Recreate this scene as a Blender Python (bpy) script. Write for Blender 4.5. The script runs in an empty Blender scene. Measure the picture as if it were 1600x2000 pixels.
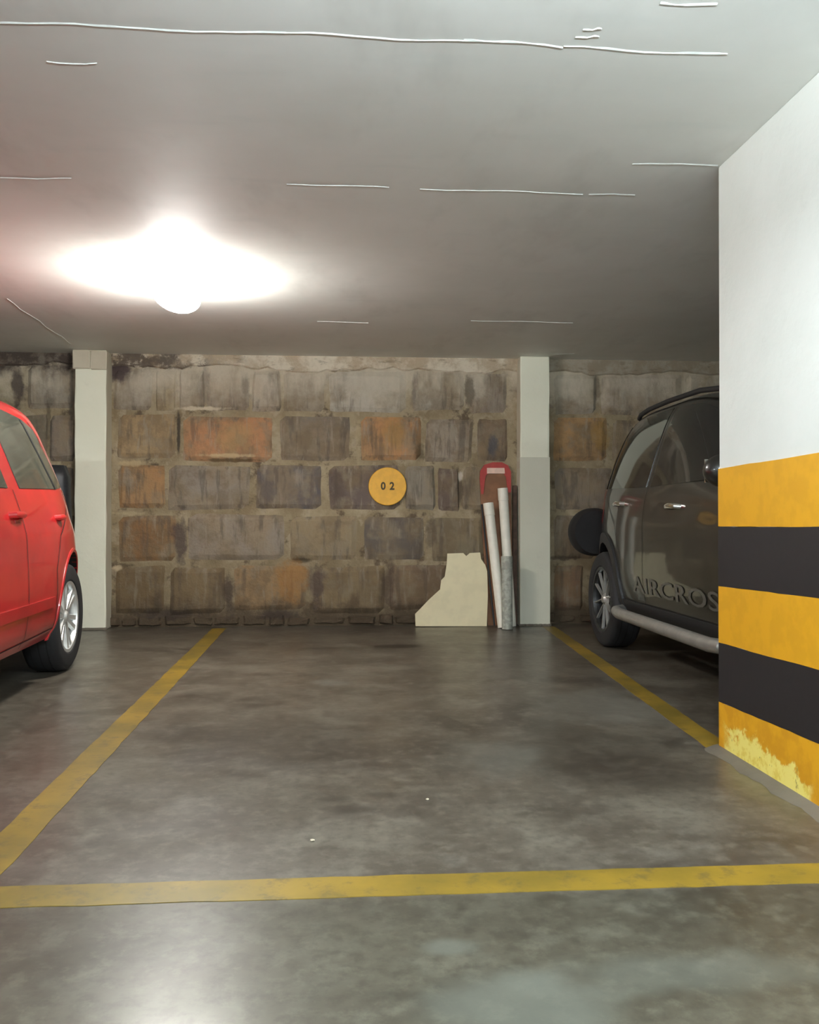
import bpy, bmesh, math, random
import numpy as np
from mathutils import Vector, Matrix
PI = math.pi
sc = bpy.context.scene
COL = sc.collection

# ---------------------------------------------------------------- camera
CAM_H, FPX = 0.885, 1700.0
YAW, PITCH = math.atan(120 / 1700), math.atan(15 / 1700)
cd = bpy.data.cameras.new('camera')
cam = bpy.data.objects.new('camera', cd)
COL.objects.link(cam)
cam.location = (0, 0, CAM_H)
cam.rotation_euler = (PI / 2 + PITCH, 0, -YAW)
cd.sensor_fit = 'HORIZONTAL'; cd.sensor_width = 36
cd.lens = 36 * FPX / 1600
cd.clip_start = 0.02; cd.clip_end = 100
sc.camera = cam
CR = cam.rotation_euler.to_matrix()

# ---------------------------------------------------------------- world, exposure
sc.view_settings.view_transform = 'Standard'
sc.view_settings.look = 'None'
sc.view_settings.gamma = 1
sc.view_settings.use_curve_mapping = False
sc.view_settings.exposure = 0.0
w = bpy.data.worlds.new('world'); sc.world = w; w.use_nodes = True
w.node_tree.nodes['Background'].inputs[0].default_value = (0.6, 0.65, 0.62, 1)
w.node_tree.nodes['Background'].inputs[1].default_value = 0.02
sc.cycles.max_bounces = 8
sc.cycles.diffuse_bounces = 5
sc.cycles.sample_clamp_indirect = 6
LAMP_SHOWN, LAMP_NEAR, LAMP_SIDE_FILL = 132.0, 490.0, 340.0      # emission of each ceiling lamp; the side pair is added unseen fill

H = 2.25          # ceiling height
YW = 7.31         # face of the mortar of the rear wall


def ray(px, py):
    return CR @ Vector(((px - 800) / FPX, -(py - 1000) / FPX, -1))


def at(px, py, Y, k=0.0):
    """point of the upright plane y = Y + k*z seen at photo position px, py"""
    D = ray(px, py)
    t = (Y + k * CAM_H) / (D.y - k * D.z)
    return Vector((t * D.x, t * D.y, CAM_H + t * D.z))


def onfloor(px, py):
    D = ray(px, py); t = -CAM_H / D.z
    return Vector((t * D.x, t * D.y, 0))


# ---------------------------------------------------------------- materials
def srgb(r, g=None, b=None):
    if g is None:
        r, g, b = [int(r[i:i + 2], 16) for i in (1, 3, 5)]
    f = lambda c: (c / 255 / 12.92) if c / 255 <= .04045 else ((c / 255 + .055) / 1.055) ** 2.4
    return (f(r), f(g), f(b), 1)


class NT:
    def __init__(s, name):
        s.m = bpy.data.materials.new(name); s.m.use_nodes = True
        s.t = s.m.node_tree; s.b = s.t.nodes['Principled BSDF']

    def n(s, typ, **kw):
        nd = s.t.nodes.new(typ)
        for k, v in kw.items():
            if k.startswith('i_'):
                nd.inputs[k[2:].replace('_', ' ')].default_value = v
            else:
                setattr(nd, k, v)
        return nd

    def l(s, a, b):
        s.t.links.new(a, b)

    def coord(s, scale=(1, 1, 1), world=True, loc=(0, 0, 0)):
        g = s.n('ShaderNodeNewGeometry') if world else s.n('ShaderNodeTexCoord')
        mp = s.n('ShaderNodeMapping')
        mp.inputs['Scale'].default_value = scale
        mp.inputs['Location'].default_value = loc
        s.l(g.outputs['Position' if world else 'Object'], mp.inputs[0])
        return mp.outputs[0]

    def noise(s, vec, scale, detail=4, rough=.55, lo=.4, hi=.6):
        n = s.n('ShaderNodeTexNoise'); n.inputs['Scale'].default_value = scale
        n.inputs['Detail'].default_value = detail; n.inputs['Roughness'].default_value = rough
        s.l(vec, n.inputs['Vector'])
        mr = s.n('ShaderNodeMapRange'); mr.interpolation_type = 'SMOOTHSTEP'
        mr.inputs['From Min'].default_value = lo; mr.inputs['From Max'].default_value = hi
        s.l(n.outputs['Fac'], mr.inputs['Value'])
        return mr.outputs[0]

    def mix(s, fac, a, b, mode='MIX'):
        m = s.n('ShaderNodeMix', data_type='RGBA', blend_type=mode)
        for sock, v in ((m.inputs[0], fac), (m.inputs[6], a), (m.inputs[7], b)):
            if hasattr(v, 'is_output'):
                s.l(v, sock)
            else:
                sock.default_value = v
        return m.outputs[2]

    def math(s, op, a, b=0.0, clamp=False):
        m = s.n('ShaderNodeMath', operation=op, use_clamp=clamp)
        for sock, v in ((m.inputs[0], a), (m.inputs[1], b)):
            if hasattr(v, 'is_output'):
                s.l(v, sock)
            else:
                sock.default_value = v
        return m.outputs[0]

    def ramp(s, v, a, b):
        mr = s.n('ShaderNodeMapRange'); mr.interpolation_type = 'SMOOTHSTEP'
        mr.inputs['From Min'].default_value = min(a, b); mr.inputs['From Max'].default_value = max(a, b)
        if a > b:
            mr.inputs['To Min'].default_value = 1; mr.inputs['To Max'].default_value = 0
        s.l(v, mr.inputs['Value'])
        return mr.outputs[0]

    def xyz(s):
        g = s.n('ShaderNodeNewGeometry'); x = s.n('ShaderNodeSeparateXYZ')
        s.l(g.outputs['Position'], x.inputs[0])
        return x.outputs

    def spot(s, x, y, rx, ry, warp=None, amount=.3):
        """soft blot on the floor round x, y"""
        c = s.xyz()
        dx = s.math('DIVIDE', s.math('SUBTRACT', c[0], x), rx)
        dy = s.math('DIVIDE', s.math('SUBTRACT', c[1], y), ry)
        r = s.math('SQRT', s.math('ADD', s.math('MULTIPLY', dx, dx), s.math('MULTIPLY', dy, dy)))
        if warp is not None:
            r = s.math('ADD', r, s.math('MULTIPLY', s.math('SUBTRACT', warp, .5), amount))
        return s.ramp(r, 1.15, .35)

    def base(s, c):
        if hasattr(c, 'is_output'):
            s.l(c, s.b.inputs['Base Color'])
        else:
            s.b.inputs['Base Color'].default_value = c

    def bump(s, h, strength=.3, dist=.01):
        b = s.n('ShaderNodeBump'); b.inputs['Strength'].default_value = strength
        b.inputs['Distance'].default_value = dist
        s.l(h, b.inputs['Height']); s.l(b.outputs[0], s.b.inputs['Normal'])


def simple(name, col, rough=.5, metal=0.0, coat=0.0, var=.12, scale=20):
    t = NT(name)
    c2 = tuple(x * (1 - var) for x in col[:3]) + (1,)
    t.base(t.mix(t.noise(t.coord(world=False), scale), col, c2))
    t.b.inputs['Roughness'].default_value = rough
    t.b.inputs['Metallic'].default_value = metal
    t.b.inputs['Coat Weight'].default_value = coat
    t.b.inputs['Coat Roughness'].default_value = .06
    return t.m


M = {}
M['pipe'] = simple('white_plastic', srgb(238, 232, 215), .45, var=.05)
M['pipe_dusty'] = simple('dusty_plastic', srgb(172, 172, 158), .7, var=.3, scale=30)
M['cream'] = simple('cream_board', srgb(226, 214, 176), .8, var=.06, scale=8)
M['brown'] = simple('brown_board', srgb(138, 96, 66), .7, var=.2, scale=9)
M['darkbrown'] = simple('dark_brown_wood', srgb(92, 70, 56), .8, var=.3)
M['redtape'] = simple('red_edging', srgb(176, 62, 54), .6)
M['pinklabel'] = simple('pale_label', srgb(240, 205, 185), .6)
M['tyre'] = simple('tyre_rubber', srgb(30, 29, 30), .75)
M['plastic'] = simple('black_plastic', srgb(34, 33, 33), .6)
M['chrome'] = simple('chrome', (.8, .8, .78, 1), .12, 1.0, var=.02)
M['silver'] = simple('silver_alloy', (.75, .75, .72, 1), .32, .7, var=.1)
M['satin'] = simple('satin_aluminium', (.40, .385, .35, 1), .4, .6, var=.12)
M['darkalloy'] = simple('dark_alloy', (.05, .05, .05, 1), .3, .7)
M['signyellow'] = simple('sign_yellow', srgb(232, 172, 40), .5, var=.1, scale=14)
M['signink'] = simple('sign_black', srgb(70, 56, 12), .6)
M['glass_dark'] = simple('tinted_glass', (.012, .013, .012, 1), .04, 0, .4)
M['glass_grey'] = simple('grey_glass', (.075, .08, .062, 1), .05, 0, .4, var=.35, scale=2.5)
M['redglass'] = simple('red_lens', (.35, .01, .012, 1), .12, 0, .6)
M['clearlens'] = simple('clear_lens', (.55, .57, .57, 1), .08, 0.2, .8)
M['seam'] = simple('panel_gap', (.006, .005, .005, 1), .8)
M['housing'] = simple('white_steel', srgb(225, 226, 220), .45)
M['letter'] = simple('grey_lettering', (.11, .105, .09, 1), .4, .2)


def paint(name, col, rough=.32):
    t = NT(name)
    c2 = tuple(x * .82 for x in col[:3]) + (1,)
    t.base(t.mix(t.noise(t.coord(world=False), 3.0, 5), col, c2))
    t.b.inputs['Roughness'].default_value = rough
    t.b.inputs['Coat Weight'].default_value = .85
    t.b.inputs['Coat Roughness'].default_value = .05
    return t.m


M['redpaint'] = paint('red_car_paint', (.56, .018, .020, 1))
M['darkpaint'] = paint('dark_car_paint', (.013, .012, .009, 1), .35)


def emis(name, col, strength):
    t = NT(name)
    t.b.inputs['Emission Color'].default_value = col
    t.b.inputs['Emission Strength'].default_value = strength
    t.base((.9, .9, .9, 1))
    return t.m


# ceiling: painted slab, trowel marks
t = NT('painted_ceiling')
v = t.coord((1, 1, 1))
c = t.mix(t.noise(v, 1.3, 5, .6, .3, .7), srgb(230, 232, 225), srgb(238, 240, 234))
c = t.mix(t.math('MULTIPLY', t.noise(t.coord((1.2, 6, 1)), 1.5, 3, .5, .55, .85), .4), c, srgb(220, 226, 220))
c = t.mix(t.math('MULTIPLY', t.noise(t.coord((1.5, .6, 1), loc=(3, 1, 0)), 2.0, 4, .6, .5, .8), .35), c, srgb(190, 190, 182))
t.base(c); t.b.inputs['Roughness'].default_value = .62
t.bump(t.noise(t.coord((1, 2, 1)), 2, 3, .5, .2, .8), .10, .01)
M['ceiling'] = t.m
M['ridge'] = simple('plaster_ridge', srgb(236, 240, 234), .7)
M['ridge_dull'] = simple('dull_plaster_ridge', srgb(238, 240, 234), .7)

# floor: worn cement screed
t = NT('cement_floor')
v = t.coord()
wn = t.noise(v, 4.0, 3, .5, 0, 1)
c = t.mix(t.noise(v, .9, 5, .55, .3, .7), srgb(77, 70, 60), srgb(92, 85, 74))
c = t.mix(t.math('MULTIPLY', t.noise(t.coord(loc=(5, 2, 0)), 2.3, 5, .58, .45, .70), .8), c, srgb(112, 106, 94))
c = t.mix(t.math('MULTIPLY', t.noise(t.coord(loc=(1, 7, 0)), 1.9, 4, .55, .46, .72), .8), c, srgb(50, 43, 36))
c = t.mix(t.math('MULTIPLY', t.noise(t.coord((1, 1, 1), loc=(2, 2, 0)), 9, 5, .6, .48, .75), .5), c, srgb(116, 111, 100))
c = t.mix(t.math('MULTIPLY', t.noise(v, 26, 4, .65, .42, .7), .5), c, srgb(58, 51, 43))
c = t.mix(t.math('MULTIPLY', t.noise(t.coord(loc=(8, 3, 0)), 17, 5, .7, .48, .68), .4), c, srgb(120, 114, 100))
c = t.mix(t.math('MULTIPLY', t.noise(t.coord(loc=(8, 9, 0)), 5, 6, .72, .52, .66), .35), c, srgb(52, 45, 38))
for (px, py, rx, ry, s) in ((775, 1263, .22, .10, .75), (620, 1266, .2, .07, .55), (685, 1580, .09, .07, .5), (745, 1553, .05, .035, .45),
                            (655, 1560, .06, .04, .4), (1130, 1470, .5, .55, .42), (560, 1440, .45, .5, .3), (760, 1945, .08, .03, .35), (950, 1262, .3, .12, .35),
                            (890, 1310, .35, .1, .25)):
    p = onfloor(px, py)
    c = t.mix(t.math('MULTIPLY', t.spot(p.x, p.y, rx, ry, wn, 1.2), s), c, srgb(28, 23, 19))
for (px, py, rx, ry, s) in ((1010, 1960, .22, .12, .5), (880, 1850, .07, .04, .5), (650, 1335, .12, .1, .35), (1180, 1380, .35, .5, .35), (970, 1480, .2, .3, .28),
                            (1330, 1900, .3, .1, .35)):
    p = onfloor(px, py)
    c = t.mix(t.math('MULTIPLY', t.spot(p.x, p.y, rx, ry, wn, 1.2), s), c, srgb(120, 120, 112))
# aisle concrete is greener, and darkened in colour to offset the near lamp
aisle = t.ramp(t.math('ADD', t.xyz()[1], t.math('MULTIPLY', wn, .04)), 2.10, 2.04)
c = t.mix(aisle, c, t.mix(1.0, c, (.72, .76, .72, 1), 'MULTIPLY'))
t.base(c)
rr = t.n('ShaderNodeMapRange'); rr.inputs['To Min'].default_value = .29; rr.inputs['To Max'].default_value = .39
t.l(t.noise(v, 3, 3, .5, .2, .8), rr.inputs['Value']); t.l(rr.outputs[0], t.b.inputs['Roughness'])
t.b.inputs['Specular IOR Level'].default_value = .44
t.bump(t.noise(v, 6, 3, .5, .1, .9), .02, .01)
M['floor'] = t.m

# worn yellow floor paint
t = NT('floor_paint_yellow')
v = t.coord()
c = t.mix(t.noise(v, 2.2, 5, .6, .35, .65), srgb(108, 90, 30), srgb(142, 114, 36))
c = t.mix(t.math('MULTIPLY', t.noise(v, 14, 5, .7, .50, .68), .65), c, srgb(84, 72, 44))
t.base(c); t.b.inputs['Roughness'].default_value = .42
M['line'] = t.m

# mortar and stones of the rear wall share stains laid out over the wall
WALL_BLOTS = [(354, 1050, 15, 48, .85, '#4c3f3a'), (447, 1162, 11, 46, .85, '#43362c'), (618, 1140, 17, 44, .75, '#4a3c36'), (758, 1142, 14, 44, .75, '#4a3a2e'),
              (842, 1035, 11, 38, .6, '#4c3e30'), (349, 850, 3.5, 40, .9, '#3e362c'), (822, 885, 14, 16, .7, '#54452f'), (899, 960, 8, 32, .7, '#463a30'),
              (917, 765, 9, 38, .75, '#5c5344'), (809, 765, 7, 34, .6, '#6a6056'), (228, 722, 24, 20, .9, '#4a3c3c'), (330, 713, 44, 8, .85, '#5a4a48'),
              (592, 1094, 24, 6, .85, '#453a28'), (890, 1195, 40, 12, .6, '#3e3228'), (962, 868, 11, 22, .75, '#4c4e54'), (455, 899, 66, 3.5, .85, '#5a4628'),
              (330, 1200, 60, 10, .7, '#3a2e26'), (545, 1200, 40, 10, .7, '#362a22'), (690, 1172, 12, 14, .7, '#50402c'), (480, 765, 9, 34, .5, '#6e6254'),
              (400, 750, 9, 40, .5, '#72665c'), (36, 750, 10, 40, .8, '#3c3230'), (95, 830, 4, 60, .6, '#4a4030'), (140, 800, 5, 90, .6, '#5a5048'),
              (395, 798, 44, 4, .85, '#d8c8ac'), (500, 760, 12, 32, .6, '#c8b8a0'), (720, 745, 70, 34, .45, '#c4bcaa'), (600, 712, 120, 8, .7, '#e0d6c0'),
              (445, 890, 60, 4, .8, '#c4ac84'), (255, 905, 30, 6, .7, '#c0a880'), (255, 1003, 30, 4, .7, '#b8a684'), (900, 930, 6, 8, .8, '#ccc0b0'),
              (570, 1130, 30, 40, .55, '#9a6a30'), (460, 850, 40, 34, .45, '#b09060'), (770, 850, 22, 36, .5, '#a07c44'), (1105, 1090, 40, 5, .7, '#3e3226'),
              (1170, 850, 18, 34, .5, '#a8803c'), (1165, 760, 10, 34, .6, '#5e5444'), (1150, 745, 14, 30, .4, '#b0a690'), (700, 858, 6, 40, .4, '#b09c78'),
              (240, 1105, 26, 4, .7, '#4a3c28'), (228, 1110, 10, 6, .8, '#c0ac8c'), (520, 960, 18, 34, .5, '#4c484c'), (655, 955, 16, 34, .5, '#4c3e36')]


def wall_mat(name, use_obj):
    t = NT(name)
    v = t.coord()
    vs = t.coord((1, 1, .16))
    if use_obj:
        oi = t.n('ShaderNodeObjectInfo')
        base = oi.outputs['Color']
        hs = t.n('ShaderNodeHueSaturation'); hs.inputs['Saturation'].default_value = 0.88; hs.inputs['Value'].default_value = 1.22
        t.l(base, hs.inputs['Color']); base = hs.outputs[0]
        base = t.mix(t.math('MULTIPLY', t.noise(t.coord(loc=(3, 0, 9)), 3.2, 4, .6, .40, .62), .5), base, srgb(152, 130, 96))
        base = t.mix(t.math('MULTIPLY', t.noise(v, 5, 5, .65, .42, .62), .6), base, srgb(112, 94, 70))
        base = t.mix(t.math('MULTIPLY', t.noise(t.coord(loc=(4, 0, 2)), 7, 5, .6, .5, .62), .45), base, srgb(140, 128, 108))
        base = t.mix(t.math('MULTIPLY', t.noise(vs, 16, 4, .6, .52, .66), .55), base, srgb(86, 76, 66))
        base = t.mix(t.math('MULTIPLY', t.noise(t.coord((1, 1, .14), loc=(7, 0, 0)), 20, 4, .6, .54, .68), .5), base, srgb(160, 148, 130))
    else:
        base = t.mix(t.noise(v, 4, 6, .65, .35, .65), srgb(164, 148, 118), srgb(136, 119, 90))
        base = t.mix(t.math('MULTIPLY', t.noise(t.coord(loc=(2, 0, 5)), 6, 5, .65, .54, .66), .8), base, srgb(78, 62, 46))
        base = t.mix(t.math('MULTIPLY', t.noise(t.coord(loc=(9, 0, 5)), 8, 5, .65, .52, .64), .6), base, srgb(176, 160, 134))
    X, Y, Z = t.xyz()
    w1 = t.noise(v, 6, 6, .7, 0, 1)
    zz = t.math('ADD', Z, t.math('MULTIPLY', w1, .3))
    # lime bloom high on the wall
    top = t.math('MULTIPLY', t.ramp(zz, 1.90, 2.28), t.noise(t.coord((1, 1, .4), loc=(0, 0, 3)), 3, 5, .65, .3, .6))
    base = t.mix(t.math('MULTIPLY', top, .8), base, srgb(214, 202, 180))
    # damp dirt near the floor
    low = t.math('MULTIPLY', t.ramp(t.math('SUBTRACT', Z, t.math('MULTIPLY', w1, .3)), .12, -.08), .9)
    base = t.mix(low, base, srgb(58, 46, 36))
    # darker and browner towards the lower courses
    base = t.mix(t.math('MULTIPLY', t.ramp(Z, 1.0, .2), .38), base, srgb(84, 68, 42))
    # black mould at the top around the left column
    mould = t.math('MULTIPLY', t.ramp(zz, 2.16, 2.34), t.ramp(t.math('ADD', X, t.math('MULTIPLY', w1, 1.0)), -.75, -1.5))
    mould = t.math('MULTIPLY', mould, t.noise(v, 7, 5, .7, .36, .52))
    base = t.mix(t.math('MULTIPLY', mould, .9), base, srgb(62, 50, 46))
    w2 = t.math('SUBTRACT', t.noise(t.coord((1, 1, .7)), 11, 5, .65, .15, .85), .5)
    for (px, py, rx, rz, amt, col) in WALL_BLOTS:
        p = at(px, py, YW)
        dx = t.math('DIVIDE', t.math('SUBTRACT', X, p.x), rx * .0043); dz = t.math('DIVIDE', t.math('SUBTRACT', Z, p.z), rz * .0043)
        r = t.math('SQRT', t.math('ADD', t.math('MULTIPLY', dx, dx), t.math('MULTIPLY', dz, dz)))
        r = t.math('ADD', r, t.math('MULTIPLY', w2, 1.3))
        base = t.mix(t.math('MULTIPLY', t.ramp(r, 1.25, .45), amt), base, srgb(col))
    t.base(base); t.b.inputs['Roughness'].default_value = .85
    t.bump(t.noise(v, 24, 6, .7, .2, .8), .55, .012)
    return t.m


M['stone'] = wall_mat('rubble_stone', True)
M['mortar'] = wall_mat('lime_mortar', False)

# white wall paint / columns / pillar
def painted(name, c1, c2):
    t = NT(name); v = t.coord()
    c = t.mix(t.noise(v, 1.6, 6, .6, .3, .7), c1, c2)
    c = t.mix(t.math('MULTIPLY', t.noise(v, 11, 4, .6, .6, .8), .12), c, srgb(170, 166, 152))
    t.base(c); t.b.inputs['Roughness'].default_value = .6
    t.bump(t.noise(v, 30, 4, .6, .2, .8), .12, .005)
    return t.m


M['white'] = painted('white_wall_paint', srgb(222, 224, 216), srgb(232, 233, 226))
M['column'] = painted('column_paint', srgb(234, 232, 208), srgb(240, 238, 216))
M['columngrey'] = painted('column_grey_paint', srgb(206, 203, 182), srgb(213, 210, 190))
M['columnside'] = painted('column_side_tone', srgb(200, 192, 170), srgb(210, 202, 182))  # duller tone given to the side faces only
M['plaster'] = painted('bare_plaster', srgb(186, 174, 150), srgb(204, 194, 172))
M['black'] = simple('black_band_paint', srgb(22, 16, 16), .65, var=.2, scale=40)
M['yellow'] = simple('yellow_band_paint', srgb(226, 164, 20), .55, var=.08, scale=12)
# lowest yellow band with flaking paint
t = NT('flaking_yellow_paint'); v = t.coord()
X, Y, Z = t.xyz()
wn = t.noise(v, 12, 6, .7, 0, 1)
edge = t.math('SUBTRACT', .165, t.math('MULTIPLY', t.math('ABSOLUTE', t.math('SUBTRACT', Y, 3.0)), .12))
f = t.ramp(t.math('SUBTRACT', t.math('ADD', Z, t.math('MULTIPLY', wn, .17)), edge), .045, .02)
f = t.math('MULTIPLY', f, t.ramp(t.math('ADD', Y, t.math('MULTIPLY', wn, .1)), 2.62, 2.68))
f = t.math('MULTIPLY', f, t.ramp(t.math('ADD', Y, t.math('MULTIPLY', wn, .1)), 3.28, 3.22))
c = t.mix(t.math('MULTIPLY', t.noise(v, 22, 4, .6, .5, .62), .7), srgb(246, 228, 122), srgb(228, 198, 70))
c = t.mix(f, t.mix(t.noise(v, 10), srgb(226, 164, 20), srgb(212, 150, 16)), c)
c = t.mix(t.math('MULTIPLY', f, t.noise(t.coord((1, 1, .4)), 34, 3, .6, .66, .70)), c, srgb(150, 130, 60))
t.base(c); t.b.inputs['Roughness'].default_value = .55
M['flaking'] = t.m
M['grout'] = painted('cement_grout', srgb(112, 105, 92), srgb(92, 86, 75))


# ---------------------------------------------------------------- helpers
def tag(o, label=None, cat=None, group=None, kind=None):
    if label: o['label'] = label
    if cat: o['category'] = cat
    if group: o['group'] = group
    if kind: o['kind'] = kind
    return o


def empty(name, loc, label, cat, group=None, rz=0):
    o = bpy.data.objects.new(name, None); COL.objects.link(o)
    o.location = loc; o.rotation_euler = (0, 0, rz); o.empty_display_size = .1
    return tag(o, label, cat, group)


def link(name, bm, mat, parent=None, smooth=False, loc=None):
    me = bpy.data.meshes.new(name)
    bmesh.ops.recalc_face_normals(bm, faces=bm.faces)
    bm.to_mesh(me); bm.free()
    for m in (mat if isinstance(mat, list) else [mat]):
        me.materials.append(m)
    if smooth:
        me.polygons.foreach_set('use_smooth', [True] * len(me.polygons))
    o = bpy.data.objects.new(name, me); COL.objects.link(o)
    if parent is not None: o.parent = parent
    if loc is not None: o.location = loc
    return o


def box(bm, x0, y0, z0, x1, y1, z1, bev=0.0, seg=2):
    r = bmesh.ops.create_cube(bm, size=1)
    for vv in r['verts']:
        vv.co = Vector((x0 + (vv.co.x + .5) * (x1 - x0), y0 + (vv.co.y + .5) * (y1 - y0), z0 + (vv.co.z + .5) * (z1 - z0)))
    if bev:
        es = list({e for vv in r['verts'] for e in vv.link_edges})
        bmesh.ops.bevel(bm, geom=es, offset=bev, segments=seg, affect='EDGES', profile=.6)
    return bm


def boxbm(*a, **k):
    return box(bmesh.new(), *a, **k)


def lathe(bm, prof, axis='X', n=40, cx=0, cy=0, cz=0, a0=0, a1=2 * PI):
    """prof: list of (radius, along)"""
    full = abs(a1 - a0 - 2 * PI) < 1e-6
    rows = []
    for i in range(n if full else n + 1):
        a = a0 + (a1 - a0) * i / n
        row = []
        for r, h in prof:
            p = {'X': (h, r * math.cos(a), r * math.sin(a)), 'Y': (r * math.cos(a), h, r * math.sin(a)),
                 'Z': (r * math.cos(a), r * math.sin(a), h)}[axis]
            row.append(bm.verts.new((p[0] + cx, p[1] + cy, p[2] + cz)))
        rows.append(row)
    m = len(rows)
    for i in range(m if full else m - 1):
        A, B = rows[i], rows[(i + 1) % m]
        for j in range(len(prof) - 1):
            bm.faces.new((A[j], A[j + 1], B[j + 1], B[j]))
    return rows


def tube(bm, pts, r, n=12, cap=True, r2=None):
    pts = [Vector(p) for p in pts]
    rings = []
    for i, p in enumerate(pts):
        d = (pts[min(i + 1, len(pts) - 1)] - pts[max(i - 1, 0)]).normalized()
        a = d.orthogonal().normalized() if i == 0 else (rings_a - d * rings_a.dot(d)).normalized()
        rings_a = a
        b = d.cross(a)
        rr = r if r2 is None else r + (r2 - r) * i / (len(pts) - 1)
        rings.append([bm.verts.new(p + (a * math.cos(2 * PI * k / n) + b * math.sin(2 * PI * k / n)) * rr) for k in range(n)])
    for A, B in zip(rings, rings[1:]):
        for k in range(n):
            bm.faces.new((A[k], A[(k + 1) % n], B[(k + 1) % n], B[k]))
    if cap:
        bm.faces.new(rings[0][::-1]); bm.faces.new(rings[-1])
    return bm


def prism(pts, d, bm=None):
    """closed polygon pts (Vectors) pushed along d"""
    bm = bm or bmesh.new(); d = Vector(d)
    A = [bm.verts.new(p) for p in pts]; B = [bm.verts.new(Vector(p) + d) for p in pts]
    bm.faces.new(A); bm.faces.new(B[::-1])
    for i in range(len(A)):
        j = (i + 1) % len(A)
        bm.faces.new((A[i], B[i], B[j], A[j]))
    return bm


def structure(name, bm, mat, parent=None):
    o = link(name, bm, mat, parent)
    if parent is None: o['kind'] = 'structure'
    return o


# ---------------------------------------------------------------- room shell
XL, XR, YB = -6.2, 6.2, -5.0
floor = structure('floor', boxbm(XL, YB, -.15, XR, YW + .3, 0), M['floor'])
ceiling = structure('ceiling', boxbm(XL, YB, H, XR, YW + .3, H + .2), M['ceiling'])
structure('wall_left', boxbm(XL - .2, YB, 0, XL, YW + .3, H), M['white'])
structure('wall_right', boxbm(XR, YB, 0, XR + .2, YW + .3, H), M['white'])
structure('wall_front', boxbm(XL, YB - .2, 0, XR, YB, H), M['white'])
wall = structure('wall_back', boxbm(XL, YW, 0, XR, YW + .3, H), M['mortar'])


# ridges left by the shuttering of the ceiling
def ridge(x0, y0, x1, y1, wd, seed, gap=0.0, thick=.0025):
    rnd = random.Random(seed)
    bm = bmesh.new(); n = max(4, int((abs(x1 - x0) + abs(y1 - y0)) / .06))
    rows = []
    dx, dy = (x1 - x0), (y1 - y0); L = math.hypot(dx, dy); nx, ny = -dy / L, dx / L
    for i in range(n + 1):
        s = i / n; x = x0 + dx * s; y = y0 + dy * s
        off = .008 * math.sin(i * .7 + seed) + rnd.uniform(-.003, .003)
        ww = wd * rnd.uniform(.45, 1.3) * (1 if rnd.random() > gap else .25)
        rows.append([bm.verts.new((x + nx * (off - ww), y + ny * (off - ww), H + .001)),
                     bm.verts.new((x + nx * off, y + ny * off, H - thick)),
                     bm.verts.new((x + nx * (off + ww), y + ny * (off + ww), H + .001))])
    for A, B in zip(rows, rows[1:]):
        for k in range(2):
            bm.faces.new((A[k], A[k + 1], B[k + 1], B[k]))
    return link('plaster_ridge', bm, M['ridge' if wd > .006 else 'ridge_dull'], ceiling)


def onceil(px, py):
    D = ray(px, py); tt = (H - CAM_H) / D.z
    return Vector((tt * D.x, tt * D.y, H))


for (a, b, wd, gap) in (((-40, 42), (560, 66), .007, 0), ((560, 66), (905, 78), .006, .2), ((905, 78), (1100, 92), .013, .1), ((1100, 92), (1420, 106), .010, .4),
                        ((0, 346), (140, 348), .004, .3), ((560, 358), (760, 366), .0035, .5), ((820, 368), (1140, 378), .002, .7),
                        ((1150, 380), (1240, 381), .009, 0), ((1235, 320), (1402, 323), .010, 0), ((620, 628), (720, 630), .005, .5), ((920, 626), (1120, 630), .004, .7),
                        ((12, 583), (140, 672), .008, .1), ((90, 118), (190, 124), .004, .5), ((1140, 55), (1175, 57), .008, .2),
                        ((1125, 70), (1170, 72), .008, .2), ((1290, 5), (1400, 9), .009, .1), ((1075, 691), (1122, 691), .02, 0)):
    p, q = onceil(*a), onceil(*b)
    ridge(p.x, p.y, q.x, q.y, wd, a[0] + a[1], gap)


# yellow lines painted on the floor
def strip_on_floor(name, pts, wd, label, seed):
    rnd = random.Random(seed)
    (x0, y0), (x1, y1) = pts
    L = math.hypot(x1 - x0, y1 - y0); ux, uy = (x1 - x0) / L, (y1 - y0) / L; nx, ny = -uy, ux
    bm = bmesh.new(); n = int(L / .08); rows = []
    for i in range(n + 1):
        x, y = x0 + ux * L * i / n, y0 + uy * L * i / n
        a, b = wd / 2 + rnd.uniform(-.003, .003), wd / 2 + rnd.uniform(-.003, .003)
        rows.append([bm.verts.new((x - nx * a, y - ny * a, -.002)), bm.verts.new((x - nx * a, y - ny * a, .0015)),
                     bm.verts.new((x + nx * b, y + ny * b, .0015)), bm.verts.new((x + nx * b, y + ny * b, -.002))])
    for A, B in zip(rows, rows[1:]):
        for k in range(3):
            bm.faces.new((A[k], A[k + 1], B[k + 1], B[k]))
    o = link(name, bm, M['line'], floor)
    o['label'] = label
    return o


strip_on_floor('painted_line', ((-1.045, 7.18), (-.915, 2.16)), .112, 'worn yellow line on the left side of the empty bay', 1)
strip_on_floor('painted_line', ((1.655, 7.1), (1.435, 3.24)), .10, 'worn yellow line on the right side of the empty bay', 2)
strip_on_floor('painted_line', ((-5.0, 2.11), (1.72, 2.11)), .118, 'worn yellow line across the mouth of the bay', 3)

# ---------------------------------------------------------------- ashlar stones of the rear wall
rnd = random.Random(7)


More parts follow.
